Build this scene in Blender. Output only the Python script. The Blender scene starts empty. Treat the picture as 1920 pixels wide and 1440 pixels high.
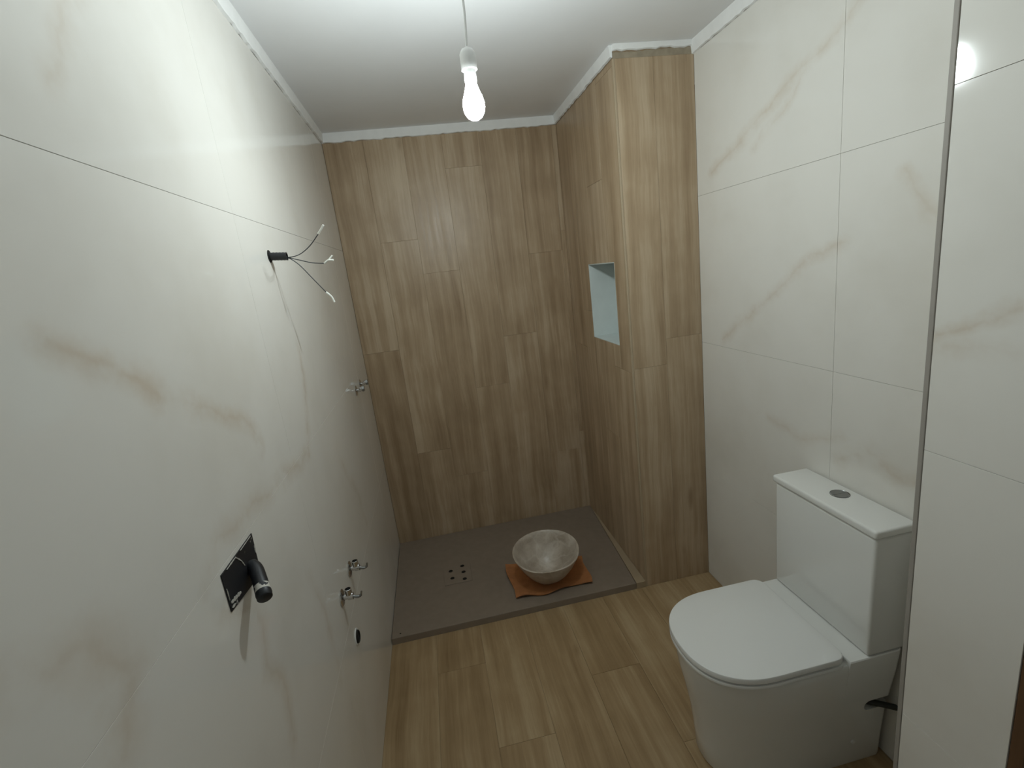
import bpy, bmesh, math, random
from mathutils import Vector, Matrix
random.seed(7)
S = bpy.context.scene
COL = S.collection

# ------------------------------------------------------------------ camera
F_PX = 905.9
YAW, PITCH, ROLL = 0.1485, 0.2341, -0.1237
CAM = Vector((0.409, -2.8413, 1.6239))
fwd = Vector((math.sin(YAW)*math.cos(PITCH), math.cos(YAW)*math.cos(PITCH), -math.sin(PITCH)))
r0 = Vector((math.cos(YAW), -math.sin(YAW), 0)); u0 = r0.cross(fwd)
rt = math.cos(ROLL)*r0 + math.sin(ROLL)*u0
up = -math.sin(ROLL)*r0 + math.cos(ROLL)*u0
cd = bpy.data.cameras.new('camera'); cam = bpy.data.objects.new('camera', cd); COL.objects.link(cam)
cd.sensor_fit = 'HORIZONTAL'; cd.sensor_width = 36.0; cd.lens = 36.0*F_PX/1920.0
cd.clip_start = 0.02
m = Matrix((rt, up, -fwd)).transposed().to_4x4(); m.translation = CAM
cam.matrix_world = m
S.camera = cam

# ------------------------------------------------------------------ world, exposure, lamp strength
w = bpy.data.worlds.new('world'); S.world = w; w.use_nodes = True
w.node_tree.nodes['Background'].inputs[0].default_value = (0.5, 0.5, 0.5, 1)
w.node_tree.nodes['Background'].inputs[1].default_value = 0.0
S.view_settings.view_transform = 'Standard'; S.view_settings.look = 'None'
S.view_settings.gamma = 1.0; S.view_settings.exposure = 0.0
S.view_settings.use_curve_mapping = False
BULB = Vector((0.595, -1.54, 2.02)); BULB_STRENGTH = 350.0; BULB_COLOR = (0.895, 1.0, 1.01, 1)

# ------------------------------------------------------------------ room dimensions (metres)
W1, W2, CF = 1.2575, 1.60, -0.839      # column left face, right wall, column/tray front
HT, H, TR = 2.362, 2.408, 0.034        # top of tiling, ceiling, tray thickness
YR = -3.40                             # wall behind the camera
XP, PN, PF = 1.29, -2.307, -2.108      # stub wall face, near end, far end
MOD = 0.205                            # plank width

# ------------------------------------------------------------------ helpers
def srgb(r, g, b):
    f = lambda c: (c/255/12.92) if c/255 <= 0.04045 else ((c/255+0.055)/1.055)**2.4
    return (f(r), f(g), f(b), 1)

def link(name, me, mat=None, parent=None):
    o = bpy.data.objects.new(name, me); COL.objects.link(o)
    if mat is not None and me is not None: me.materials.append(mat)
    if parent is not None: o.parent = parent
    return o

def from_bm(name, bm, mat, parent=None, smooth=False):
    bmesh.ops.recalc_face_normals(bm, faces=bm.faces)
    me = bpy.data.meshes.new(name); bm.to_mesh(me); bm.free()
    if smooth:
        for p in me.polygons: p.use_smooth = True
    return link(name, me, mat, parent)

def smooth_angle(o, deg=35):
    me = o.data
    for p in me.polygons: p.use_smooth = True
    bm = bmesh.new(); bm.from_mesh(me)
    for e in bm.edges:
        if len(e.link_faces) == 2 and e.calc_face_angle(0) > math.radians(deg): e.smooth = False
    bm.to_mesh(me); bm.free()
    return o

def add_box(bm, lo, hi, bev=0.0, seg=1):
    v = [bm.verts.new((x, y, z)) for x in (lo[0], hi[0]) for y in (lo[1], hi[1]) for z in (lo[2], hi[2])]
    idx = [(0,1,3,2), (4,6,7,5), (0,4,5,1), (2,3,7,6), (0,2,6,4), (1,5,7,3)]
    fs = [bm.faces.new([v[i] for i in f]) for f in idx]
    if bev:
        es = {e for f in fs for e in f.edges}
        bmesh.ops.bevel(bm, geom=list(es), offset=bev, segments=seg, profile=0.5, affect='EDGES')

def box(name, lo, hi, mat, parent=None, bev=0.0, seg=1, origin=True):
    """Box whose object origin sits at its own centre."""
    c = Vector([(a+b)/2 for a, b in zip(lo, hi)]) if origin else Vector((0, 0, 0))
    bm = bmesh.new()
    add_box(bm, [a-k for a, k in zip(lo, c)], [b-k for b, k in zip(hi, c)], bev, seg)
    o = from_bm(name, bm, mat, parent)
    o.location = c - (parent.matrix_basis.translation if parent else Vector((0, 0, 0)))
    return o

def lathe(bm, prof, n=48, center=(0, 0, 0), axis='z', cap0=False, cap1=False):
    cx, cy, cz = center; rings = []
    for r, h in prof:
        ring = []
        for k in range(n):
            a = 2*math.pi*k/n; ca, sa = r*math.cos(a), r*math.sin(a)
            p = {'z': (ca, sa, h), 'x': (h, ca, sa), 'y': (ca, h, sa)}[axis]
            ring.append(bm.verts.new((p[0]+cx, p[1]+cy, p[2]+cz)))
        rings.append(ring)
    for a, b in zip(rings, rings[1:]):
        for k in range(n):
            bm.faces.new((a[k], a[(k+1) % n], b[(k+1) % n], b[k]))
    if cap0: bm.faces.new(rings[0][::-1])
    if cap1: bm.faces.new(rings[-1])

def tube(bm, pts, rad, n=12, cap=True):
    pts = [Vector(p) for p in pts]
    rads = rad if isinstance(rad, (list, tuple)) else [rad]*len(pts)
    rings = []; prev = None
    for i, p in enumerate(pts):
        t = (pts[min(i+1, len(pts)-1)] - pts[max(i-1, 0)]).normalized()
        if prev is None:
            a = Vector((0, 0, 1)) if abs(t.z) < 0.9 else Vector((1, 0, 0))
            nrm = t.cross(a).normalized()
        else:
            nrm = (prev - t*prev.dot(t)).normalized()
        prev = nrm; b = t.cross(nrm)
        rings.append([bm.verts.new(p + rads[i]*(math.cos(2*math.pi*k/n)*nrm + math.sin(2*math.pi*k/n)*b)) for k in range(n)])
    for a, b in zip(rings, rings[1:]):
        for k in range(n): bm.faces.new((a[k], a[(k+1) % n], b[(k+1) % n], b[k]))
    if cap:
        bm.faces.new(rings[0][::-1]); bm.faces.new(rings[-1])

def spline(pts, n=10):
    P = [Vector(p) for p in pts]; out = []
    for i in range(len(P)-1):
        p0, p1, p2, p3 = P[max(i-1, 0)], P[i], P[i+1], P[min(i+2, len(P)-1)]
        for k in range(n):
            t = k/n
            out.append(0.5*((2*p1) + (p2-p0)*t + (2*p0-5*p1+4*p2-p3)*t*t + (3*p1-p0-3*p2+p3)*t**3))
    out.append(P[-1]); return out

def empty(name, loc=(0, 0, 0)):
    o = bpy.data.objects.new(name, None); COL.objects.link(o); o.location = loc
    o.empty_display_size = 0.05
    return o

def tag(o, label, cat, group=None, kind=None):
    o['label'] = label; o['category'] = cat
    if group: o['group'] = group
    if kind: o['kind'] = kind
    return o

def struct(o, label, cat):
    return tag(o, label, cat, kind='structure')

def rel(o, root):
    """parent a world-space mesh under a root placed at its base"""
    o.parent = root; o.matrix_parent_inverse = root.matrix_basis.inverted()
    return o

# ------------------------------------------------------------------ materials
class N:
    def __init__(s, name):
        s.m = bpy.data.materials.new(name); s.m.use_nodes = True
        s.t = s.m.node_tree; s.b = s.t.nodes['Principled BSDF']
    def n(s, typ, **kw):
        x = s.t.nodes.new(typ)
        for k, v in kw.items(): setattr(x, k, v)
        return x
    def l(s, a, b): s.t.links.new(a, b)
    def val(s, sock, v):
        if hasattr(v, 'is_linked') or isinstance(v, bpy.types.NodeSocket): s.l(v, sock)
        else: sock.default_value = v
    def math(s, op, a, b=None, c=None, clamp=False):
        x = s.n('ShaderNodeMath', operation=op); x.use_clamp = clamp
        for i, v in enumerate((a, b, c)):
            if v is not None: s.val(x.inputs[i], v)
        return x.outputs[0]
    def vec(s, op, a, b=None, scale=None):
        x = s.n('ShaderNodeVectorMath', operation=op); s.val(x.inputs[0], a)
        if b is not None: s.val(x.inputs[1], b)
        if scale is not None: s.val(x.inputs['Scale'], scale)
        return x.outputs['Value'] if op in ('DOT_PRODUCT', 'LENGTH', 'DISTANCE') else x.outputs['Vector']
    def noise(s, vec, scale, detail=3, rough=0.5, col=False):
        x = s.n('ShaderNodeTexNoise'); s.l(vec, x.inputs['Vector'])
        x.inputs['Scale'].default_value = scale; x.inputs['Detail'].default_value = detail
        x.inputs['Roughness'].default_value = rough
        return x.outputs['Color'] if col else x.outputs['Fac']
    def ramp(s, fac, stops):
        x = s.n('ShaderNodeValToRGB'); s.l(fac, x.inputs[0]); e = x.color_ramp.elements
        while len(e) < len(stops): e.new(0.5)
        for k, (p, c) in zip(e, stops): k.position = p; k.color = c
        return x.outputs[0]
    def mix(s, fac, a, b, mode='MIX'):
        x = s.n('ShaderNodeMix', data_type='RGBA', blend_type=mode)
        s.val(x.inputs[0], fac); s.val(x.inputs[6], a); s.val(x.inputs[7], b)
        return x.outputs[2]
    def smooth(s, v, a, b, lo=0.0, hi=1.0):
        x = s.n('ShaderNodeMapRange', interpolation_type='SMOOTHSTEP'); s.l(v, x.inputs[0])
        for i, k in enumerate((a, b, lo, hi)): x.inputs[i+1].default_value = k
        return x.outputs[0]
    def bump(s, h, strength, dist):
        x = s.n('ShaderNodeBump'); s.l(h, x.inputs['Height'])
        x.inputs['Strength'].default_value = strength; x.inputs['Distance'].default_value = dist
        s.l(x.outputs[0], s.b.inputs['Normal'])

def plain(name, col, rough=0.5, metal=0.0, spec=0.5, var=0.04, scale=12.0, coat=0.0, bump=0.0):
    k = N(name); tc = k.n('ShaderNodeTexCoord')
    n = k.noise(tc.outputs['Object'], scale, 4)
    a = tuple(max(0, c*(1-var)) for c in col[:3])+(1,); b = tuple(min(1, c*(1+var)) for c in col[:3])+(1,)
    k.l(k.ramp(n, [(0.3, a), (0.7, b)]), k.b.inputs['Base Color'])
    k.b.inputs['Roughness'].default_value = rough; k.b.inputs['Metallic'].default_value = metal
    k.b.inputs['Specular IOR Level'].default_value = spec; k.b.inputs['Coat Weight'].default_value = coat
    if bump: k.bump(n, bump, 0.002)
    return k.m

def wood(name, axis, dark, mid, light, rough=0.4):
    """wood-look porcelain plank: streaks along one axis, each plank its own tone"""
    k = N(name); tc = k.n('ShaderNodeTexCoord'); oi = k.n('ShaderNodeObjectInfo')
    off = k.vec('SCALE', (37.0, 23.0, 51.0), scale=oi.outputs['Random'])
    p = k.vec('ADD', tc.outputs['Object'], off)
    def st(a, b):
        v = [a, a, a]; v['xyz'.index(axis)] = b; return tuple(v)
    warp = k.vec('SCALE', k.vec('SUBTRACT', k.noise(p, 2.2, 2, col=True), (0.5, 0.5, 0.5)), scale=0.035)
    q = k.vec('ADD', p, warp)
    bands = k.noise(k.vec('MULTIPLY', q, st(17.0, 0.6)), 1.0, 3, 0.55)
    grain = k.noise(k.vec('MULTIPLY', q, st(70.0, 2.2)), 1.0, 5, 0.65)
    fine = k.noise(k.vec('MULTIPLY', q, st(240.0, 9.0)), 1.0, 3, 0.6)
    cloud = k.noise(q, 4.5, 3)
    f = k.math('MULTIPLY_ADD', bands, 0.75, k.math('MULTIPLY', grain, 0.42))
    f = k.math('ADD', f, k.math('MULTIPLY', fine, 0.16))
    f = k.math('ADD', f, k.math('MULTIPLY', k.math('SUBTRACT', cloud, 0.14), 0.36))
    f = k.math('ADD', f, k.math('MULTIPLY', k.math('SUBTRACT', oi.outputs['Random'], 0.5), 0.07))
    c = k.ramp(f, [(0.55, dark), (0.80, mid), (1.0, light)])
    # small knots / dark flecks along the grain
    vo = k.n('ShaderNodeTexVoronoi'); k.l(k.vec('MULTIPLY', q, st(9.0, 2.2)), vo.inputs['Vector']); vo.inputs['Scale'].default_value = 1.0
    kn = k.smooth(vo.outputs['Distance'], 0.02, 0.20, 0.75, 0.0)
    c = k.mix(k.math('MULTIPLY', kn, k.smooth(k.noise(q, 3.0, 2), 0.52, 0.66)), c, dark)
    k.l(c, k.b.inputs['Base Color'])
    k.l(k.smooth(grain, 0.2, 0.8, rough-0.05, rough+0.08), k.b.inputs['Roughness'])
    k.b.inputs['Specular IOR Level'].default_value = 0.45
    k.bump(grain, 0.15, 0.0015)
    return k.m

def marble(name, axes, segs, base=srgb(229, 226, 219), rough=0.075):
    """polished white marble tile; veins are polylines in wall metres, warped by noise"""
    k = N(name); g = k.n('ShaderNodeNewGeometry'); sp = k.n('ShaderNodeSeparateXYZ'); k.l(g.outputs['Position'], sp.inputs[0])
    cb = k.n('ShaderNodeCombineXYZ')
    k.l(sp.outputs['XYZ'.index(axes[0])], cb.inputs[0]); k.l(sp.outputs['XYZ'.index(axes[1])], cb.inputs[1])
    p = cb.outputs[0]
    wv = k.vec('SCALE', k.vec('SUBTRACT', k.noise(p, 7.0, 5, 0.6, col=True), (0.5, 0.5, 0.5)), scale=0.09)
    q = k.vec('MULTIPLY', k.vec('ADD', p, wv), (1, 1, 0))
    tot = None
    for (ax, ay, bx, by, wd, stg) in segs:
        ba = (bx-ax, by-ay, 0); L2 = ba[0]**2+ba[1]**2
        pa = k.vec('SUBTRACT', q, (ax, ay, 0))
        t = k.math('MULTIPLY', k.vec('DOT_PRODUCT', pa, ba), 1.0/L2, clamp=True)
        d = k.vec('LENGTH', k.vec('SUBTRACT', pa, k.vec('SCALE', ba, scale=t)))
        v = k.math('ADD', k.smooth(d, 0.0, wd*1.3, stg*0.62, 0.0), k.smooth(d, 0.0, wd*0.3, stg*0.22, 0.0))
        tot = v if tot is None else k.math('MAXIMUM', tot, v)
    brk = k.smooth(k.noise(p, 9.0, 4, 0.6), 0.33, 0.62, 0.15, 1.0)
    vein = k.math('MULTIPLY', tot, brk) if tot is not None else 0.0
    soft = k.noise(p, 2.3, 4, 0.55)
    b2 = tuple(c*f for c, f in zip(base[:3], (0.90, 0.885, 0.86)))+(1,)
    c = k.mix(k.smooth(soft, 0.42, 0.72, 0.0, 0.75), base, b2)
    hue = k.mix(k.noise(p, 5.0, 2), srgb(194, 164, 122), srgb(182, 164, 144))
    c = k.mix(vein, c, hue)
    k.l(c, k.b.inputs['Base Color'])
    k.b.inputs['Roughness'].default_value = rough
    k.b.inputs['Specular IOR Level'].default_value = 0.5
    return k.m

def poly(pts, wd, stg):
    return [(a[0], a[1], b[0], b[1], wd, stg) for a, b in zip(pts, pts[1:])]

LEFT_VEINS = (poly([(-2.24, 1.60), (-2.12, 1.55), (-1.98, 1.47)], 0.035, 0.55) +
              poly([(-1.98, 1.47), (-1.87, 1.41), (-1.78, 1.36), (-1.75, 1.31)], 0.030, 0.5) +
              poly([(-1.27, 1.48), (-1.30, 1.38), (-1.36, 1.25), (-1.42, 1.17)], 0.030, 0.45) +
              poly([(-1.42, 1.17), (-1.62, 1.19), (-1.80, 1.22), (-2.02, 1.25), (-2.10, 1.20)], 0.030, 0.38) +
              poly([(-2.32, 1.28), (-2.28, 1.22), (-2.34, 1.15)], 0.050, 0.4) +
              poly([(-2.08, 1.14), (-2.00, 1.08), (-1.95, 1.02), (-1.98, 0.94)], 0.035, 0.4) +
              poly([(-1.98, 0.94), (-1.93, 0.86), (-1.97, 0.74)], 0.035, 0.35) +
              poly([(-2.10, 1.90), (-2.02, 2.02), (-1.94, 2.10), (-1.80, 2.26)], 0.030, 0.30) +
              poly([(-1.66, 0.92), (-1.60, 0.78), (-1.62, 0.55)], 0.030, 0.3) +
              poly([(-1.05, 0.98), (-0.90, 0.80), (-0.84, 0.62)], 0.030, 0.3) +
              poly([(-2.75, 1.5), (-2.5, 1.35), (-2.32, 1.28)], 0.04, 0.35))
RIGHT_VEINS = (poly([(-0.95, 1.90), (-1.18, 1.98), (-1.38, 2.07), (-1.55, 2.14), (-1.72, 2.24), (-1.80, 2.34)], 0.030, 0.42) +
               poly([(-1.20, 1.93), (-1.33, 1.99), (-1.45, 2.08)], 0.020, 0.3) +
               poly([(-1.0, 1.22), (-1.20, 1.36), (-1.34, 1.45), (-1.48, 1.55), (-1.60, 1.58)], 0.028, 0.40) +
               poly([(-1.62, 0.92), (-1.72, 0.98), (-1.82, 0.93), (-1.95, 1.0)], 0.045, 0.40) +
               poly([(-1.76, 1.74), (-1.82, 1.64), (-1.90, 1.60)], 0.025, 0.3) +
               poly([(-1.60, 1.0), (-1.45, 0.92), (-1.28, 0.96)], 0.03, 0.28))
STUB_VEINS = (poly([(-2.11, 1.40), (-2.16, 1.425), (-2.22, 1.46), (-2.30, 1.50)], 0.022, 0.5) +
              poly([(-2.12, 1.375), (-2.18, 1.40), (-2.30, 1.40)], 0.026, 0.45))

M = {}
M['marble_left'] = marble('marble_left_wall', 'YZ', LEFT_VEINS)
M['marble_right'] = marble('marble_right_wall', 'YZ', RIGHT_VEINS)
M['marble_stub'] = marble('marble_stub_wall', 'YZ', STUB_VEINS)
WD, WM, WL = srgb(148, 124, 96), srgb(177, 154, 125), srgb(198, 178, 151)
FD, FM, FL = srgb(138, 112, 78), srgb(166, 140, 104), srgb(186, 163, 128)
M['wood_wall'] = wood('oak_look_wall_plank', 'z', WD, WM, WL, 0.36)
M['wood_floor'] = wood('oak_look_floor_plank', 'y', FD, FM, FL, 0.42)
M['door_wood'] = wood('door_wood', 'z', srgb(70, 48, 30), srgb(92, 66, 44), srgb(112, 84, 58), 0.45)
M['grout_white'] = plain('white_grout', srgb(188, 183, 174), 0.8)
M['grout_brown'] = plain('brown_grout', srgb(158, 136, 108), 0.8)
M['plaster'] = plain('white_plaster', srgb(240, 240, 238), 0.8, var=0.03, scale=18, bump=0.2)
M['ceiling'] = plain('ceiling_paint', srgb(236, 236, 236), 0.85, var=0.02, scale=4)
M['mortar'] = plain('tile_adhesive', srgb(158, 146, 126), 0.9, var=0.12, scale=40, bump=0.5)
M['edge_trim'] = plain('grey_edge_profile', srgb(158, 152, 144), 0.55, spec=0.3)
M['corner_trim'] = plain('beige_corner_profile', srgb(176, 158, 132), 0.5)
M['niche'] = plain('white_niche_tile', srgb(214, 222, 220), 0.25)
M['tray'] = plain('taupe_slate_resin', srgb(138, 124, 110), 0.55, var=0.06, scale=25, bump=0.25)
M['tray_strip'] = plain('tray_filler_strip', srgb(168, 150, 124), 0.55)
M['ceramic'] = plain('white_ceramic', srgb(232, 232, 228), 0.08, var=0.005, scale=3)
M['seat'] = plain('white_seat_plastic', srgb(234, 234, 231), 0.16, var=0.005, scale=3)
M['chrome'] = plain('chrome', srgb(205, 205, 205), 0.12, metal=1.0, var=0.01)
M['satin'] = plain('satin_chrome', srgb(150, 152, 152), 0.3, metal=1.0, var=0.02)
M['black'] = plain('black_plastic', srgb(30, 32, 36), 0.45, var=0.15, scale=60)
M['dark'] = plain('dark_recess', srgb(22, 19, 16), 0.8)
M['wire'] = plain('grey_wire_insulation', srgb(62, 66, 68), 0.5)
M['connector'] = plain('white_connector', srgb(236, 236, 228), 0.45)
M['cloth'] = plain('orange_brown_cloth', srgb(180, 120, 74), 0.9, var=0.12, scale=35, bump=0.4)
M['hose'] = plain('dark_rubber_hose', srgb(44, 46, 42), 0.5)
M['smear'] = plain('dried_plaster', srgb(186, 182, 174), 0.9, var=0.1, scale=80)
M['white_plastic'] = plain('white_plastic', srgb(225, 225, 222), 0.35)

def stone():
    k = N('grey_marble_stone'); tc = k.n('ShaderNodeTexCoord'); p = tc.outputs['Object']
    q = k.vec('ADD', p, k.vec('SCALE', k.vec('SUBTRACT', k.noise(p, 9, 4, col=True), (0.5, 0.5, 0.5)), scale=0.09))
    a = k.noise(q, 13, 5, 0.6)
    c = k.ramp(a, [(0.30, srgb(164, 150, 134)), (0.52, srgb(190, 178, 163)), (0.74, srgb(212, 203, 191))])
    vo = k.n('ShaderNodeTexVoronoi', feature='DISTANCE_TO_EDGE'); k.l(q, vo.inputs['Vector']); vo.inputs['Scale'].default_value = 9
    c = k.mix(k.smooth(vo.outputs['Distance'], 0.0, 0.05, 0.22, 0.0), c, srgb(224, 218, 208))
    k.l(c, k.b.inputs['Base Color']); k.b.inputs['Roughness'].default_value = 0.3
    return k.m
M['stone'] = stone()

def plaster_black():
    """black plastic with white plaster smears"""
    k = N('black_plastic_with_plaster'); tc = k.n('ShaderNodeTexCoord')
    n = k.noise(tc.outputs['Object'], 26, 4, 0.6)
    f = k.smooth(n, 0.66, 0.72)
    k.l(k.mix(f, srgb(24, 26, 31), srgb(196, 192, 184)), k.b.inputs['Base Color'])
    k.b.inputs['Roughness'].default_value = 0.5
    return k.m
M['black_smear'] = plaster_black()

def glow():
    k = N('lit_bulb_glass'); e = k.n('ShaderNodeEmission')
    e.inputs[0].default_value = BULB_COLOR; e.inputs[1].default_value = BULB_STRENGTH
    k.l(e.outputs[0], k.t.nodes['Material Output'].inputs['Surface'])
    return k.m
M['bulb'] = glow()

# ------------------------------------------------------------------ the setting
G = 0.0008        # joint width
TT = 0.003        # how far tiles and planks stand proud of the joint bed

# floor
fl = struct(box('floor', (-0.1, YR-0.1, -0.12), (1.9, 0.1, -TT), M['grout_brown']), 'oak look plank floor of the bathroom', 'floor')
def floor_planks():
    ends = {0: -1.95, 1: -1.075, 2: -1.468, 3: -1.86, 4: -1.27, 5: -1.62, 6: -1.13, 7: -1.92}
    for i in range(8):
        x0, x1 = i*MOD+G/2, min((i+1)*MOD, W2)-G/2
        y = ends[i]
        cuts = [-0.80 if i < 7 else CF]
        ys = []
        while y > -0.80: y -= 1.24
        yy = y
        while yy - 1.24 > YR: yy -= 1.24
        while yy < -0.80: ys.append(yy); yy += 1.24
        lim = [YR] + [v for v in ys if v > YR+0.05 and v < -0.85] + [-0.80]
        for a, b in zip(lim, lim[1:]):
            if i >= 6 and b < PF and a < PN-0.2 and False: continue
            box('plank', (x0, a+G/2, -TT), (x1, b-G/2, 0.0), M['wood_floor'], fl, 0.0003)
floor_planks()

# left wall
wl = struct(box('wall_left', (-0.12, YR, 0.0), (-TT, 0.1, H), M['grout_white']), 'white marble tiled wall with beige veins', 'wall')
VZ = [0.0, 0.575, 1.195, 1.822, HT]
for a, b in zip(VZ, VZ[1:]):
    for c, d in zip([YR, -2.81, -1.57, -0.33, 0.0][:-1], [YR, -2.81, -1.57, -0.33, 0.0][1:]):
        box('tile', (-TT, c+G/2, a+G/2), (0.0, d-G/2, b-G/2), M['marble_left'], wl, 0.0003)

# back wall
wb = struct(box('wall_back', (-0.12, TT, 0.0), (W2+0.12, 0.12, H), M['grout_brown']), 'oak look plank clad back wall of the shower', 'wall')
bz = {0: 1.245, 1: 0.60, 2: 1.65, 3: 0.95, 4: 1.235, 5: 0.45, 6: 1.8}
for i in range(7):
    x0, x1 = i*MOD + (G/2 if i else 0.002), min((i+1)*MOD, W1)-G/2
    z = bz[i]
    while z > 1.24: z -= 1.24
    lim = [TR*0.0] + [v for v in (z, z+1.24) if v < HT-0.02] + [HT]
    for a, b in zip(lim, lim[1:]):
        box('plank', (x0, 0.0, a+G/2), (x1, TT, b-G/2), M['wood_wall'], wb, 0.0003)

# column with the niche
NY0, NY1, NZ0, NZ1, ND = -0.708, -0.362, 1.215, 1.590, 0.15
def column():
    bm = bmesh.new()
    x0, x1, y0, y1 = W1+TT, W2, CF+TT, 0.0
    add_box(bm, (x0, y0, 0), (x1, NY0-0.004, H)); add_box(bm, (x0, NY1+0.004, 0), (x1, y1+TT-0.0005, H))
    add_box(bm, (x0, NY0-0.004, 0), (x1, NY1+0.004, NZ0-0.004)); add_box(bm, (x0, NY0-0.004, NZ1+0.004), (x1, NY1+0.004, H))
    add_box(bm, (x0+ND+0.004, NY0-0.004, NZ0-0.004), (x1, NY1+0.004, NZ1+0.004))
    o = struct(from_bm('wall_column', bm, M['grout_brown']), 'oak look clad column beside the shower with a white niche', 'wall')
    xa = W1
    # niche lining
    box('niche_panel', (xa, NY0, NZ0-0.004), (xa+ND, NY1, NZ0), M['niche'], o)
    box('niche_panel', (xa, NY0, NZ1), (xa+ND, NY1, NZ1+0.004), M['niche'], o)
    box('niche_panel', (xa, NY0-0.004, NZ0-0.004), (xa+ND, NY0, NZ1+0.004), M['niche'], o)
    box('niche_panel', (xa, NY1, NZ0-0.004), (xa+ND, NY1+0.004, NZ1+0.004), M['niche'], o)
    box('niche_panel', (xa+ND, NY0-0.004, NZ0-0.004), (xa+ND+0.004, NY1+0.004, NZ1+0.004), M['niche'], o)
    # left face planks, cut around the niche
    ys = [CF+0.008, CF+MOD, CF+2*MOD, CF+3*MOD, CF+4*MOD-0.0005, -0.0005]
    zc = [1.10, 0.72, 1.35, 1.14, 0.5]
    n0, n1, m0, m1 = NY0-0.004, NY1+0.004, NZ0-0.004, NZ1+0.004
    for (a, b), z in zip(zip(ys, ys[1:]), zc):
        lim = [0.0] + [v for v in (z, z+1.24) if v < HT-0.02] + [HT]
        for c, d in zip(lim, lim[1:]):
            rects = [(a+G/2, b-G/2, c+G/2, d-G/2)]
            out = []
            for (p, q, r, s) in rects:
                if q <= n0 or p >= n1 or s <= m0 or r >= m1: out.append((p, q, r, s)); continue
                if p < n0: out.append((p, n0, r, s))
                if q > n1: out.append((n1, q, r, s))
                pp, qq = max(p, n0), min(q, n1)
                if r < m0: out.append((pp, qq, r, m0))
                if s > m1: out.append((pp, qq, m1, s))
            for (p, q, r, s) in out:
                if q-p > 0.003 and s-r > 0.003:
                    box('plank', (W1, p, r), (W1+TT, q, s), M['wood_wall'], o, 0.0003)
    # front face planks
    for x0_, x1_, zs in ((W1+0.008, 1.425, [0.0, 1.118, HT]), (1.425, W2, [0.0, 1.235, HT])):
        for c, d in zip(zs, zs[1:]):
            box('plank', (x0_+G/2, CF, c+G/2), (x1_-G/2, CF+TT, d-G/2), M['wood_wall'], o, 0.0003)
    t = box('corner_trim', (W1-0.001, CF-0.001, 0.0), (W1+0.008, CF+0.008, HT), M['corner_trim'], o, 0.0015, 2)
    t['label'] = 'pale beige corner profile'
    # rough strip of adhesive above the front planks
    bm = bmesh.new(); n = 40; x = [W1+0.002+(W2-W1-0.004)*i/n for i in range(n+1)]
    zt = [2.384+random.uniform(-0.003, 0.004)+(0.004 if i > n*0.45 else 0) for i in range(n+1)]
    fv = [[bm.verts.new((xx, yy, zz)) for xx, zz in zip(x, zl)] for yy in (CF+0.0005, CF+TT) for zl in ([HT]*(n+1), zt)]
    for i in range(n):
        for a, b in ((0, 1), (1, 3), (3, 2), (2, 0)):
            bm.faces.new((fv[a][i], fv[a][i+1], fv[b][i+1], fv[b][i]))
    bm.faces.new((fv[0][0], fv[1][0], fv[3][0], fv[2][0])); bm.faces.new((fv[0][n], fv[2][n], fv[3][n], fv[1][n]))
    s_ = from_bm('mortar_strip', bm, M['mortar'], o); s_['label'] = 'rough strip of exposed tile adhesive'
column()

# right wall
wr = struct(box('wall_right', (W2+TT, PF, 0.0), (W2+0.12, CF, H), M['grout_white']), 'white marble tiled wall behind the toilet', 'wall')
for a, b in zip(VZ, VZ[1:]):
    for c, d in ((PF, -1.57), (-1.57, CF)):
        box('tile', (W2, c+G/2, a+G/2), (W2+TT, d-G/2, b-G/2), M['marble_right'], wr, 0.0003)

# stub wall in front of the toilet
ws = struct(box('wall_stub', (XP+TT, PN, 0.0), (W2+0.12, PF-0.001, H), M['grout_white']), 'narrow white marble tiled stub wall beside the toilet', 'wall')
for a, b in zip(VZ, VZ[1:]):
    box('tile', (XP, PN, a+G/2), (XP+TT, PF-0.011, b-G/2), M['marble_stub'], ws, 0.0003)
t = box('edge_trim', (XP-0.0008, PF-0.0098, 0.0), (XP+0.012, PF, HT), M['edge_trim'], ws, 0.0015, 2)
t['label'] = 'grey metal corner profile'

# doorway beyond the stub wall and the walls behind the camera
DY0 = -3.13
dr = empty('door_1', (XP, (DY0+PN)/2, 0)); struct(dr, 'brown wooden door with its frame beside the stub wall', 'door')
rel(box('door_jamb', (XP+0.001, PN-0.024, 0.0), (W2-0.08, PN-0.0005, 2.07), M['door_wood'], None, 0.002), dr)
rel(box('door_jamb', (XP+0.001, DY0, 0.0), (W2-0.08, DY0+0.024, 2.07), M['door_wood'], None, 0.002), dr)
rel(box('door_head', (XP+0.001, DY0+0.024, 2.046), (W2-0.08, PN-0.024, 2.07), M['door_wood'], None, 0.002), dr)
leaf = rel(box('door_leaf', (XP+0.15, DY0+0.027, 0.006), (XP+0.19, PN-0.027, 2.043), M['door_wood'], None, 0.002), dr)
bm = bmesh.new(); tube(bm, [(XP+0.15, DY0+0.1, 1.02), (XP+0.10, DY0+0.1, 1.02), (XP+0.095, DY0+0.11, 1.02), (XP+0.095, DY0+0.22, 1.02)], 0.009)
hd = smooth_angle(from_bm('door_handle', bm, M['satin'])); rel(hd, dr)
bm = bmesh.new()
add_box(bm, (XP, YR, 0), (W2-0.08, DY0, H)); add_box(bm, (XP, DY0, 2.07), (W2-0.08, PN, H))
struct(from_bm('wall_door', bm, M['plaster']), 'plain wall around the brown door', 'wall')
struct(box('wall_front', (-0.12, YR-0.1, 0), (1.9, YR, H), M['plaster']), 'plain wall behind the viewpoint', 'wall')

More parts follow.
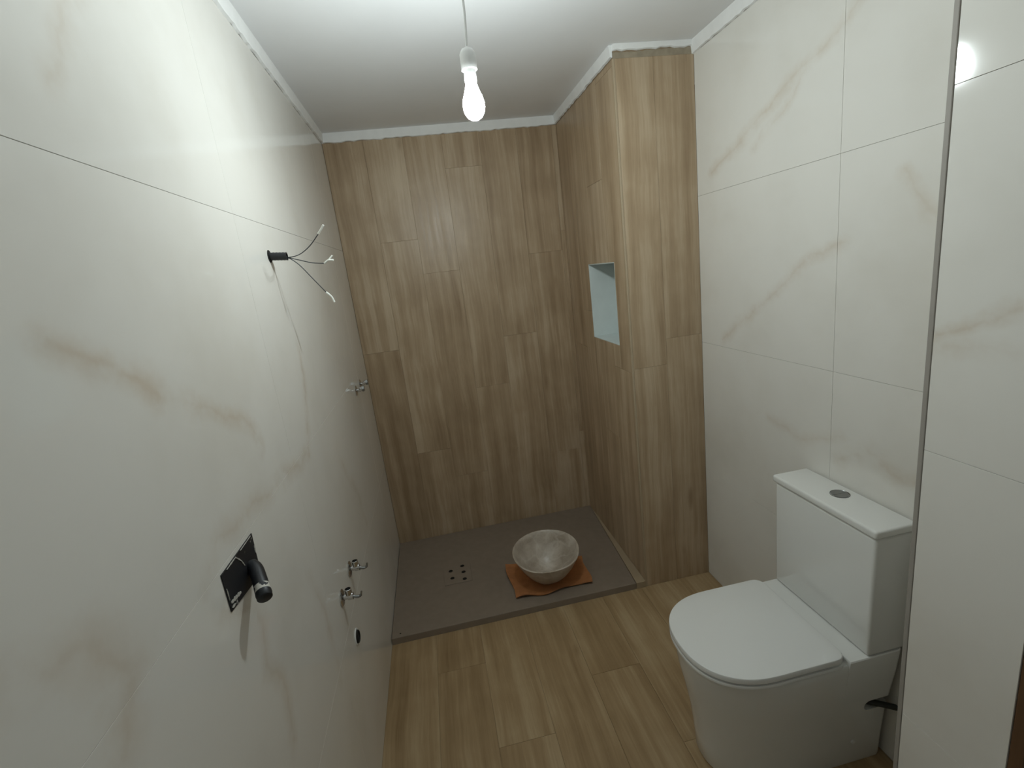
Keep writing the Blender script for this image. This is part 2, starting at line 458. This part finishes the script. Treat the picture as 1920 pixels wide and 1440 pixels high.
# ceiling and the plaster bands above the tiling
struct(box('ceiling', (-0.12, YR-0.1, H), (1.9, 0.12, H+0.1), M['ceiling']), 'white painted ceiling', 'ceiling')
def band(name, p0, p1, nrm, z0, label, jag=0.003, th=0.009):
    p0, p1, nrm = Vector(p0), Vector(p1), Vector(nrm); n = max(6, int((p1-p0).length/0.02))
    bm = bmesh.new(); rows = [[], [], [], []]
    for i in range(n+1):
        p = p0.lerp(p1, i/n); zz = z0+random.uniform(-jag, jag)
        for r, (o, z) in zip(rows, ((-0.0, zz), (th, zz+0.002), (th+0.006, H-0.0003), (0.0, H-0.0003))):
            q = p + nrm*o; r.append(bm.verts.new((q.x, q.y, z)))
    for i in range(n):
        for a in range(4): bm.faces.new((rows[a][i], rows[a][i+1], rows[(a+1) % 4][i+1], rows[(a+1) % 4][i]))
    bm.faces.new([r[0] for r in rows]); bm.faces.new([r[n] for r in rows][::-1])
    return struct(from_bm(name, bm, M['plaster']), label, 'trim')
band('trim_1', (0.0, YR, 0), (0.0, 0.0, 0), (1, 0, 0), HT, 'white plaster band along the ceiling above the left marble wall')
band('trim_2', (0.0, 0.0, 0), (W1, 0.0, 0), (0, -1, 0), HT, 'white plaster band along the ceiling above the wooden back wall')
band('trim_3', (W1, CF, 0), (W1, 0.0, 0), (-1, 0, 0), HT+0.004, 'white plaster band along the ceiling above the niche side of the column')
band('trim_4', (W1, CF, 0), (W2, CF, 0), (0, -1, 0), 2.388, 'short white plaster band along the ceiling on the column front')
band('trim_5', (W2, PF, 0), (W2, CF, 0), (-1, 0, 0), HT, 'white plaster band along the ceiling above the toilet wall')
band('trim_6', (XP, PN, 0), (XP, PF, 0), (-1, 0, 0), HT, 'white plaster band along the ceiling above the stub wall')

# ------------------------------------------------------------------ toilet
TY = -1.677
def d_outline(xf, xb, hw, z, n=24, rb=0.0, power=2.35, straight=0.52):
    """D shaped outline, round end towards -x. list of points counter-clockwise"""
    L = xb-xf; xs = xf + L*(1-straight); a = xs-xf; pts = []
    for i in range(2*n+1):
        t = -math.pi/2 + math.pi*i/(2*n)
        c, s = math.cos(t), math.sin(t)
        x = xs - a*abs(c)**(2/power); y = hw*math.copysign(abs(s)**(2/power), s)
        pts.append((x, y))
    # rounded rear corners
    k = 5
    for (sy, rng) in ((1, range(k+1)), (-1, range(k, -1, -1))):
        for i in rng:
            if rb <= 0:
                pts.append((xb, sy*hw)); break
            t = math.pi/2*i/k
            pts.append((xb-rb+rb*math.sin(t), sy*(hw-rb+rb*math.cos(t))))
    return [Vector((x, TY+y, z)) for x, y in pts]

def loft(bm, rings, cap0=True, cap1=True):
    vs = [[bm.verts.new(p) for p in r] for r in rings]; n = len(vs[0])
    for a, b in zip(vs, vs[1:]):
        for k in range(n): bm.faces.new((a[k], a[(k+1) % n], b[(k+1) % n], b[k]))
    if cap0: bm.faces.new(vs[0][::-1])
    if cap1: bm.faces.new(vs[-1])

def toilet():
    root = tag(empty('toilet', (1.3, TY, 0)), 'white close coupled toilet with closed lid against the marble wall', 'toilet')
    XB = 1.588
    prof = [(0.000, 1.062, 0.141), (0.010, 1.056, 0.143), (0.08, 1.052, 0.146), (0.18, 1.042, 0.154), (0.27, 1.026, 0.167),
            (0.34, 1.012, 0.178), (0.395, 1.006, 0.1835), (0.415, 1.005, 0.185), (0.421, 1.009, 0.181)]
    bm = bmesh.new(); loft(bm, [d_outline(xf, XB, hw, z, rb=0.02) for z, xf, hw in prof])
    body = from_bm('bowl_body', bm, M['ceramic'])
    # raised rear deck under the cistern
    bm = bmesh.new(); rings = []
    for z, hw, ins in ((0.30, 0.1718, 0), (0.34, 0.1782, 0), (0.395, 0.1850, 0), (0.425, 0.1885, 0), (0.434, 0.1888, 0.0006), (0.437, 0.1868, 0.003)):
        a, b, r = 1.412+ins, XB+0.0005-ins*0.3, 0.02
        pts = [(a, -hw), (a, hw)]
        pts += [(b-r+r*math.sin(math.pi/2*i/5), hw-r+r*math.cos(math.pi/2*i/5)) for i in range(6)]
        pts += [(b-r+r*math.sin(math.pi/2*i/5), -hw+r-r*math.cos(math.pi/2*i/5)) for i in range(5, -1, -1)]
        rings.append([Vector((x, TY+y, z)) for x, y in pts])
    loft(bm, rings)
    deck = smooth_angle(from_bm('rear_deck', bm, M['ceramic'])); rel(deck, root)
    # recess for the water inlet on the near side
    bm = bmesh.new()
    pts = []
    for i in range(9):
        t = math.pi/2 + math.pi*i/8; pts.append((1.512+0.017*math.cos(t), 0.232+0.020*math.sin(t)))
    pts += [(1.62, 0.212), (1.62, 0.252)]
    lo = [bm.verts.new((x, TY-0.22, z)) for x, z in pts]; hi = [bm.verts.new((x, TY-0.115, z)) for x, z in pts]
    bm.faces.new(lo[::-1]); bm.faces.new(hi)
    for k in range(len(pts)): bm.faces.new((lo[k], lo[(k+1) % len(pts)], hi[(k+1) % len(pts)], hi[k]))
    cut = from_bm('cutter', bm, None)
    md = body.modifiers.new('cut', 'BOOLEAN'); md.operation = 'DIFFERENCE'; md.object = cut; md.solver = 'EXACT'
    dg = bpy.context.evaluated_depsgraph_get(); dg.update()
    me = bpy.data.meshes.new_from_object(body.evaluated_get(dg)); body.modifiers.clear()
    body.data = me
    if not me.materials: me.materials.append(M['ceramic'])
    bpy.data.objects.remove(cut, do_unlink=True)
    smooth_angle(body, 40); rel(body, root)
    # seat ring and lid
    def slab(name, z0, z1, xf, xb, hw, rb, r, mat):
        bm = bmesh.new(); rings = []
        for (z, ins) in ((z0, r), (z0+r, 0), (z1-r, 0), (z1-r*0.3, r*0.35), (z1, r)):
            rings.append(d_outline(xf+ins, xb-ins, hw-ins, z, rb=rb, straight=0.50))
        loft(bm, rings); o = from_bm(name, bm, mat); smooth_angle(o, 30); return rel(o, root)
    slab('seat', 0.4222, 0.4325, 0.9945, 1.402, 0.1875, 0.02, 0.0015, M['seat'])
    slab('lid', 0.4368, 0.458, 0.994, 1.404, 0.188, 0.03, 0.004, M['seat'])
    for s in (-1, 1):
        bm = bmesh.new(); lathe(bm, [(0.009, -0.022), (0.009, 0.022)], 20, (1.404, TY+s*0.075, 0.441), 'y', True, True)
        rel(smooth_angle(from_bm('hinge', bm, M['satin'])), root)
    # cistern
    def rbox(name, lo, hi, r, mat, taper=0.0):
        bm = bmesh.new(); add_box(bm, lo, hi, r, 4)
        if taper:
            for v in bm.verts: v.co.y = TY + (v.co.y-TY)*(1-taper*(hi[2]-v.co.z)/(hi[2]-lo[2]))
        return rel(smooth_angle(from_bm(name, bm, mat), 50), root)
    rbox('tank', (1.469, TY-0.191, 0.4375), (1.592, TY+0.191, 0.8135), 0.010, M['ceramic'], 0.02)
    ld = rbox('tank_lid', (1.462, TY-0.197, 0.816), (1.594, TY+0.197, 0.840), 0.007, M['ceramic'])
    bm = bmesh.new()
    lathe(bm, [(0.0235, 0.0), (0.0255, 0.0022), (0.0265, 0.0022), (0.027, 0.0)], 40, (1.543, TY+0.005, 0.8395))
    b = from_bm('flush_button', bm, M['satin']); smooth_angle(b); b.parent = ld; b.matrix_parent_inverse = ld.matrix_world.inverted()
    for s in (0, 1):
        bm = bmesh.new(); n = 16; ring = []
        for i in range(n+1):
            t = math.pi*i/n + (math.pi/2 if s else -math.pi/2) + math.pi/2
            ring.append((1.543+0.0225*math.cos(t), TY+0.005+(-0.001 if s else 0.001)+0.0225*math.sin(t)))
        a = [bm.verts.new((x, y, 0.8395)) for x, y in ring]; c = [bm.verts.new((x, y, 0.8420-0.0007*s)) for x, y in ring]
        bm.faces.new(c)
        for k in range(len(a)): bm.faces.new((a[k], a[(k+1) % len(a)], c[(k+1) % len(a)], c[k]))
        h = from_bm('button_half', bm, M['satin']); h.parent = ld; h.matrix_parent_inverse = ld.matrix_world.inverted()
    # hose and fixing cap
    bm = bmesh.new(); tube(bm, spline([(1.503, TY-0.145, 0.236), (1.535, TY-0.158, 0.230), (1.57, TY-0.166, 0.218), (1.597, TY-0.170, 0.206)], 6), 0.0085, 14)
    hs = smooth_angle(from_bm('inlet_hose', bm, M['hose'])); hs['label'] = 'dark flexible inlet hose'; rel(hs, root)
    bm = bmesh.new(); lathe(bm, [(0.0075, 0.0), (0.0068, -0.003), (0.003, -0.0045)], 20, (1.476, TY-0.1472, 0.09), 'y', False, True)
    rel(smooth_angle(from_bm('screw_cap', bm, M['white_plastic'])), root)
toilet()

# ------------------------------------------------------------------ shower tray
def tray():
    root = tag(empty('shower_tray', (0.6, -0.42, 0)), 'flat taupe slate effect shower tray at the foot of the wooden wall', 'shower tray')
    bm = bmesh.new()
    P = [(0.0015, CF-0.003), (W1-0.053, CF-0.003), (W1-0.003, -0.0015), (0.0015, -0.0015)]
    a = [bm.verts.new((x, y, 0.0005)) for x, y in P]; b = [bm.verts.new((x, y, TR)) for x, y in P]
    bm.faces.new(a[::-1]); bm.faces.new(b)
    for k in range(4): bm.faces.new((a[k], a[(k+1) % 4], b[(k+1) % 4], b[k]))
    bmesh.ops.bevel(bm, geom=[e for e in bm.edges if all(v.co.z > 0.01 for v in e.verts)], offset=0.0025, segments=2, profile=0.5, affect='EDGES')
    rel(from_bm('tray_slab', bm, M['tray']), root)
    bm = bmesh.new()
    P = [(W1-0.0505, CF-0.003), (W1-0.0015, CF-0.003), (W1-0.0015, -0.0015), (W1-0.0025, -0.0015)]
    a = [bm.verts.new((x, y, 0.0005)) for x, y in P]; b = [bm.verts.new((x, y, TR-0.001)) for x, y in P]
    bm.faces.new(a[::-1]); bm.faces.new(b)
    for k in range(4): bm.faces.new((a[k], a[(k+1) % 4], b[(k+1) % 4], b[k]))
    s = rel(from_bm('side_strip', bm, M['tray_strip']), root); s['label'] = 'tapered paler strip along the column'
    dc = rel(box('drain_cover', (0.262, -0.535, TR), (0.412, -0.372, TR+0.003), M['tray'], None, 0.001), root)
    for (x, y) in ((0.300, -0.416), (0.367, -0.389), (0.370, -0.447), (0.306, -0.484), (0.371, -0.511)):
        bm = bmesh.new()
        lathe(bm, [(0.0140, 0.0), (0.0135, 0.0014), (0.0120, 0.0014), (0.0115, 0.0003)], 20, (x, y, TR+0.003))
        h = smooth_angle(from_bm('drain_hole', bm, M['tray'])); h.parent = dc; h.matrix_parent_inverse = Matrix.Translation(-dc.location)@Matrix.Identity(4) if False else (root.matrix_basis@dc.matrix_parent_inverse@dc.matrix_basis).inverted()
        bm = bmesh.new(); lathe(bm, [(0.0117, 0.0005), (0.0001, 0.0004)], 20, (x, y, TR+0.003))
        h2 = from_bm('drain_opening', bm, M['dark']); h2.parent = dc; h2.matrix_parent_inverse = h.matrix_parent_inverse
    bm = bmesh.new(); lathe(bm, [(0.004, 0.0), (0.0035, 0.0012), (0.001, 0.0014)], 12, (0.042, -0.819, TR), 'z', False, True)
    rel(from_bm('screw', bm, M['dark']), root)
tray()

# cloth under the bowl
def cloth():
    bm = bmesh.new(); nx, ny = 40, 30
    c = [Vector((0.607, -0.778)), Vector((1.000, -0.775)), Vector((1.020, -0.535)), Vector((0.598, -0.470))]
    def P(u, v):
        p = (c[0]*(1-u)+c[1]*u)*(1-v) + (c[3]*(1-u)+c[2]*u)*v
        e = max(0.0, 1-min(u, v, 1-u, 1-v)/0.16)
        ed = 0.010*math.sin(9*u+1.0)*(1-v)
        z = TR + 0.0035 + e*e*(0.0085+0.005*math.sin(14*u+3*v) + 0.003*math.sin(11*v+1))
        r = (p-Vector((0.80, -0.66))).length
        if r < 0.10: z = TR+0.0035
        return Vector((p.x+0.006*math.sin(7*v), p.y+ed, z))
    top = [[P(i/nx, j/ny) for i in range(nx+1)] for j in range(ny+1)]
    V = [[bm.verts.new(p) for p in r] for r in top]
    B = [[bm.verts.new(p-Vector((0, 0, 0.0028))) for p in r] for r in top]
    for j in range(ny):
        for i in range(nx):
            bm.faces.new((V[j][i], V[j][i+1], V[j+1][i+1], V[j+1][i])); bm.faces.new((B[j][i], B[j+1][i], B[j+1][i+1], B[j][i+1]))
    edge = [(0, i) for i in range(nx)] + [(j, nx) for j in range(ny)] + [(ny, i) for i in range(nx, 0, -1)] + [(j, 0) for j in range(ny, 0, -1)]
    for a, b in zip(edge, edge[1:]+edge[:1]):
        bm.faces.new((B[a[0]][a[1]], B[b[0]][b[1]], V[b[0]][b[1]], V[a[0]][a[1]]))
    o = smooth_angle(from_bm('cleaning_cloth', bm, M['cloth']), 60)
    tag(o, 'orange brown cloth spread under the stone bowl on the shower tray', 'cloth')
cloth()

# stone bowl
def bowl():
    bm = bmesh.new()
    out = [(0.0, 0.0), (0.042, 0.0), (0.052, 0.004), (0.077, 0.022), (0.109, 0.055), (0.136, 0.094), (0.156, 0.132), (0.1695, 0.162), (0.171, 0.167), (0.1685, 0.170),
           (0.164, 0.1685), (0.156, 0.150), (0.141, 0.120), (0.114, 0.082), (0.084, 0.050), (0.055, 0.032), (0.026, 0.026), (0.022, 0.022), (0.0, 0.021)]
    out = [(max(r, 0.0004), z) for r, z in out]
    lathe(bm, out, 72, (0, 0, 0), 'z', True, True)
    for v in bm.verts:
        a = math.atan2(v.co.y, v.co.x); k = 1+0.008*math.sin(2*a+0.6)+0.005*math.sin(5*a)
        v.co.x *= k; v.co.y *= k
        v.co.z += (0.002*math.sin(3*a) + 0.016*v.co.y/0.17)*(v.co.z/0.17)
    o = smooth_angle(from_bm('stone_bowl', bm, M['stone']), 50)
    o.location = (0.802, -0.664, TR+0.0037)
    tag(o, 'round mottled grey stone basin bowl standing on the orange cloth', 'basin')
bowl()

# ------------------------------------------------------------------ hanging bulb
def bulb():
    root = tag(empty('pendant_bulb', (BULB.x, BULB.y, H)), 'bare lit light bulb hanging on a cord from the ceiling', 'lamp')
    bm = bmesh.new()
    prof = [(0.0004, -0.037), (0.012, -0.0355), (0.022, -0.030), (0.030, -0.019), (0.0335, -0.006), (0.033, 0.008), (0.029, 0.021), (0.023, 0.034), (0.0175, 0.045), (0.0155, 0.052)]
    lathe(bm, [(r*0.8, h if h > 0.04 else h*0.9) for r, h in prof], 32, BULB, 'z', True, True)
    rel(from_bm('bulb_glass', bm, M['bulb'], None, True), root)
    bm = bmesh.new(); lathe(bm, [(0.0140, 0.0522), (0.0155, 0.056), (0.0145, 0.075), (0.0145, 0.078)], 24, BULB, 'z', True, True)
    rel(smooth_angle(from_bm('bulb_collar', bm, M['white_plastic'])), root)
    bm = bmesh.new(); lathe(bm, [(0.019, 0.0782), (0.0195, 0.082), (0.0195, 0.112), (0.014, 0.122), (0.006, 0.126)], 24, BULB, 'z', True, True)
    rel(smooth_angle(from_bm('lamp_socket', bm, M['white_plastic'])), root)
    bm = bmesh.new(); tube(bm, spline([(BULB.x, BULB.y, BULB.z+0.125), (BULB.x+0.006, BULB.y+0.002, BULB.z+0.22), (BULB.x-0.003, BULB.y, BULB.z+0.31), (BULB.x, BULB.y, H-0.0002)], 8), 0.0028, 8)
    rel(smooth_angle(from_bm('cord', bm, M['white_plastic'])), root)
bulb()

# ------------------------------------------------------------------ fittings on the left wall
def conduit():
    y, z = -1.362, 1.735
    root = tag(empty('wiring_outlet', (0, y, z)), 'black conduit stub with three loose wires on the left marble wall', 'wiring')
    bm = bmesh.new()
    prof = []
    for i in range(12):
        h = -0.0+0.046*i/11; prof.append((0.0112 if i % 2 else 0.0105, h))
    prof += [(0.0085, 0.0462), (0.0082, 0.030), (0.0005, 0.029)]
    lathe(bm, prof, 24, (0.0, y, z), 'x')
    for v in bm.verts: v.co.z -= 0.10*(v.co.x)
    rel(smooth_angle(from_bm('conduit_tube', bm, M['black']), 60), root)
    bm = bmesh.new(); lathe(bm, [(0.0175, 0.0002), (0.0165, 0.0016), (0.0113, 0.0016)], 28, (0.0, y, z), 'x')
    r = rel(smooth_angle(from_bm('wall_hole', bm, M['dark'])), root); r['label'] = 'dark rim of the hole in the tile'
    c0 = Vector((0.030, y, z-0.004))
    e = Vector((0.047, y, z-0.008))
    wires = [
        ([c0, e, (0.085, y-0.03, z-0.006), (0.125, y-0.07, z+0.010), (0.158, y-0.095, z+0.036)], [(0.158, y-0.095, z+0.036), (0.162, y-0.098, z+0.040), (0.176, y-0.103, z+0.055)], 0),
        ([c0, e, (0.075, y-0.004, z-0.018), (0.110, y-0.01, z-0.030), (0.143, y-0.015, z-0.036)], [(0.143, y-0.015, z-0.036), (0.155, y-0.018, z-0.029), (0.170, y-0.02, z-0.030)], 1),
        ([c0, e, (0.070, y+0.010, z-0.030), (0.095, y+0.022, z-0.070), (0.122, y+0.036, z-0.114)], [(0.122, y+0.036, z-0.114), (0.134, y+0.040, z-0.129), (0.139, y+0.042, z-0.146)], 2)]
    for path, tip, kind in wires:
        bm = bmesh.new(); tube(bm, spline(path, 8), 0.0013, 8)
        wv = rel(smooth_angle(from_bm('wire', bm, M['wire'])), root)
        bm = bmesh.new(); tube(bm, spline(tip, 4), [0.0030]*3+[0.0026]*6, 8)
        if kind == 1:
            t = Vector(tip[1]); tube(bm, [t, t+Vector((0.014, 0, 0.012))], 0.0022, 8)
        tp = smooth_angle(from_bm('wire_connector', bm, M['connector'])); tp['label'] = 'white wire end connector'
        tp.parent = wv; tp.matrix_parent_inverse = Matrix.Translation(-root.location)@Matrix.Identity(4)
        tp.matrix_parent_inverse = (root.matrix_basis@wv.matrix_parent_inverse@wv.matrix_basis).inverted()
conduit()

def tap_rough():
    root = tag(empty('tap_box', (0, -1.98, 1.145)), 'black built in tap box with a projecting pipe on the left marble wall', 'pipe fitting')
    bm = bmesh.new()
    ys = (-2.050, -1.9085)
    P = [(-2.049, 1.1875), (-1.905, 1.1845), (-1.911, 1.099), (-2.049, 1.117)]
    a = [bm.verts.new((0.0002, y, z)) for y, z in P]; b = [bm.verts.new((0.0022, y*1.0, z)) for y, z in P]
    bm.faces.new(a[::-1]); bm.faces.new(b)
    for k in range(4): bm.faces.new((a[k], a[(k+1) % 4], b[(k+1) % 4], b[k]))
    rel(from_bm('box_plate', bm, M['black_smear']), root)
    # plaster left along the edges and across the plate
    def smear(pts, wd):
        bm = bmesh.new(); n = 14; top = []; bot = []
        for i in range(n+1):
            t = i/n; y = pts[0][0]*(1-t)+pts[1][0]*t; z = pts[0][1]*(1-t)+pts[1][1]*t
            d = Vector((pts[1][0]-pts[0][0], pts[1][1]-pts[0][1])).normalized(); nn = Vector((-d.y, d.x))
            h = wd*(0.25+random.random()*1.0)*math.sin(math.pi*(0.08+0.84*t))**0.6
            top.append((y+nn.x*h, z+nn.y*h)); bot.append((y-nn.x*h*0.7, z-nn.y*h*0.7))
        rows = [[bm.verts.new((xx, y, z)) for y, z in r] for xx, r in ((0.0024, bot), (0.0036, bot), (0.0036, top), (0.0024, top))]
        for i in range(n):
            for k in range(4): bm.faces.new((rows[k][i], rows[k][i+1], rows[(k+1) % 4][i+1], rows[(k+1) % 4][i]))
        bm.faces.new([r[0] for r in rows]); bm.faces.new([r[n] for r in rows][::-1])
        rel(from_bm('plaster_smear', bm, M['smear']), root)
    for p, q, wd in (((-2.030, 1.1855), (-1.990, 1.1850), 0.0012), ((-1.968, 1.1845), (-1.915, 1.1840), 0.0014), ((-2.045, 1.131), (-2.006, 1.124), 0.0042),
                     ((-2.046, 1.122), (-2.032, 1.121), 0.0026), ((-1.910, 1.160), (-1.912, 1.146), 0.0030), ((-1.913, 1.128), (-1.915, 1.112), 0.0034),
                     ((-1.990, 1.1835), (-1.975, 1.168), 0.0018), ((-1.975, 1.168), (-1.966, 1.152), 0.0012), ((-2.0475, 1.160), (-2.0475, 1.138), 0.0010)):
        smear([p, q], wd)
    # pipe
    path = spline([(0.003, -1.945, 1.138), (0.014, -1.955, 1.134), (0.026, -1.978, 1.124), (0.038, -2.004, 1.111)], 8)
    bm = bmesh.new(); tube(bm, path, [0.0130]*len(path), 24)
    pp = rel(smooth_angle(from_bm('pipe', bm, M['black']), 50), root)
    d = (Vector(path[-1])-Vector(path[-3])).normalized(); e = Vector(path[-1])
    def sub(name, bm, mat):
        o = smooth_angle(from_bm(name, bm, mat), 50); o.parent = pp
        o.matrix_parent_inverse = (root.matrix_basis@pp.matrix_parent_inverse@pp.matrix_basis).inverted(); return o
    bm = bmesh.new(); tube(bm, [e-d*0.017, e-d*0.003], 0.0134, 24)
    o = sub('plaster_collar', bm, M['collar']); o['label'] = 'white plaster smeared round the pipe'
    bm = bmesh.new(); tube(bm, [e-d*0.004, e+d*0.002, e+d*0.0035, e+d*0.009, e+d*0.0105], [0.0136, 0.0139, 0.0132, 0.0132, 0.0118], 24)
    sub('pipe_cap', bm, M['black'])
def collar():
    k = N('plaster_on_black'); tc = k.n('ShaderNodeTexCoord')
    n = k.noise(tc.outputs['Object'], 60, 3, 0.6)
    k.l(k.mix(k.smooth(n, 0.44, 0.50), srgb(34, 36, 40), srgb(206, 202, 192)), k.b.inputs['Base Color']); k.b.inputs['Roughness'].default_value = 0.6
    return k.m
M['collar'] = collar()
tap_rough()

def valve(y, z, label):
    root = tag(empty('angle_valve', (0, y, z)), label, 'valve', 'chrome angle valves on the left wall')
    bm = bmesh.new(); lathe(bm, [(0.026, 0.0002), (0.0265, 0.003), (0.022, 0.006), (0.010, 0.008)], 32, (0, y, z), 'x')
    rel(smooth_angle(from_bm('flange', bm, M['chrome']), 50), root)
    bm = bmesh.new(); tube(bm, [(0.004, y, z), (0.020, y, z), (0.021, y, z), (0.036, y, z)], [0.0085, 0.0085, 0.0115, 0.0115], 20)
    rel(smooth_angle(from_bm('valve_body', bm, M['chrome']), 40), root)
    bm = bmesh.new(); lathe(bm, [(0.0095, 0.006), (0.0105, 0.012), (0.0105, 0.026), (0.0085, 0.027), (0.0080, 0.016), (0.0003, 0.015)], 20, (0.024, y, z), 'z')
    rel(smooth_angle(from_bm('outlet', bm, M['chrome']), 40), root)
    bm = bmesh.new(); lathe(bm, [(0.0078, 0.0175), (0.0003, 0.0175)], 20, (0.024, y, z), 'z')
    rel(from_bm('outlet_opening', bm, M['dark']), root)
    bm = bmesh.new(); tube(bm, spline([(0.036, y, z-0.002), (0.046, y-0.002, z-0.005), (0.058, y-0.002, z-0.004), (0.063, y-0.002, z+0.010)], 5), [0.005]*8+[0.0042]*4+[0.003]*4, 12)
    rel(smooth_angle(from_bm('handle', bm, M['satin']), 50), root)
valve(-1.275, 0.690, 'chrome angle valve on the left wall, farther from the black pipe')
valve(-1.432, 0.690, 'chrome angle valve on the left wall, nearer to the black pipe')

def stub(y, z, label):
    root = tag(empty('shower_connector', (0, y, z)), label, 'pipe fitting', 'chrome shower connectors on the left wall')
    bm = bmesh.new(); lathe(bm, [(0.024, 0.0002), (0.0245, 0.003), (0.018, 0.007), (0.010, 0.008)], 28, (0, y, z), 'x')
    rel(smooth_angle(from_bm('flange', bm, M['chrome']), 50), root)
    bm = bmesh.new(); tube(bm, [(0.004, y, z), (0.020, y, z), (0.026, y-0.004, z+0.006), (0.044, y-0.004, z+0.006)], [0.009, 0.009, 0.011, 0.011], 18)
    rel(smooth_angle(from_bm('eccentric_pipe', bm, M['chrome']), 40), root)
    bm = bmesh.new(); lathe(bm, [(0.0145, 0.032), (0.0145, 0.042), (0.0125, 0.0425), (0.0085, 0.0445), (0.0003, 0.0445)], 6, (0, y-0.004, z+0.006), 'x')
    rel(from_bm('hex_nut', bm, M['satin']), root)
stub(-0.46, 1.140, 'chrome shower pipe connector on the left wall, nearer to the wires')
stub(-0.31, 1.140, 'chrome shower pipe connector on the left wall, nearer to the wooden wall')

def waste():
    y, z = -1.368, 0.492
    root = tag(empty('waste_outlet', (0, y, z)), 'dark waste pipe opening with white rim low on the left wall', 'pipe fitting')
    bm = bmesh.new(); lathe(bm, [(0.027, 0.0002), (0.027, 0.003), (0.0225, 0.0035), (0.022, 0.0006)], 32, (0, y, z), 'x')
    rel(smooth_angle(from_bm('pipe_rim', bm, M['white_plastic']), 40), root)
    bm = bmesh.new(); lathe(bm, [(0.0205, 0.0008), (0.0205, 0.008), (0.0175, 0.0095), (0.0160, 0.0040), (0.0003, 0.0035)], 32, (0, y, z), 'x')
    rel(smooth_angle(from_bm('pipe_seal', bm, M['dark']), 40), root)
waste()
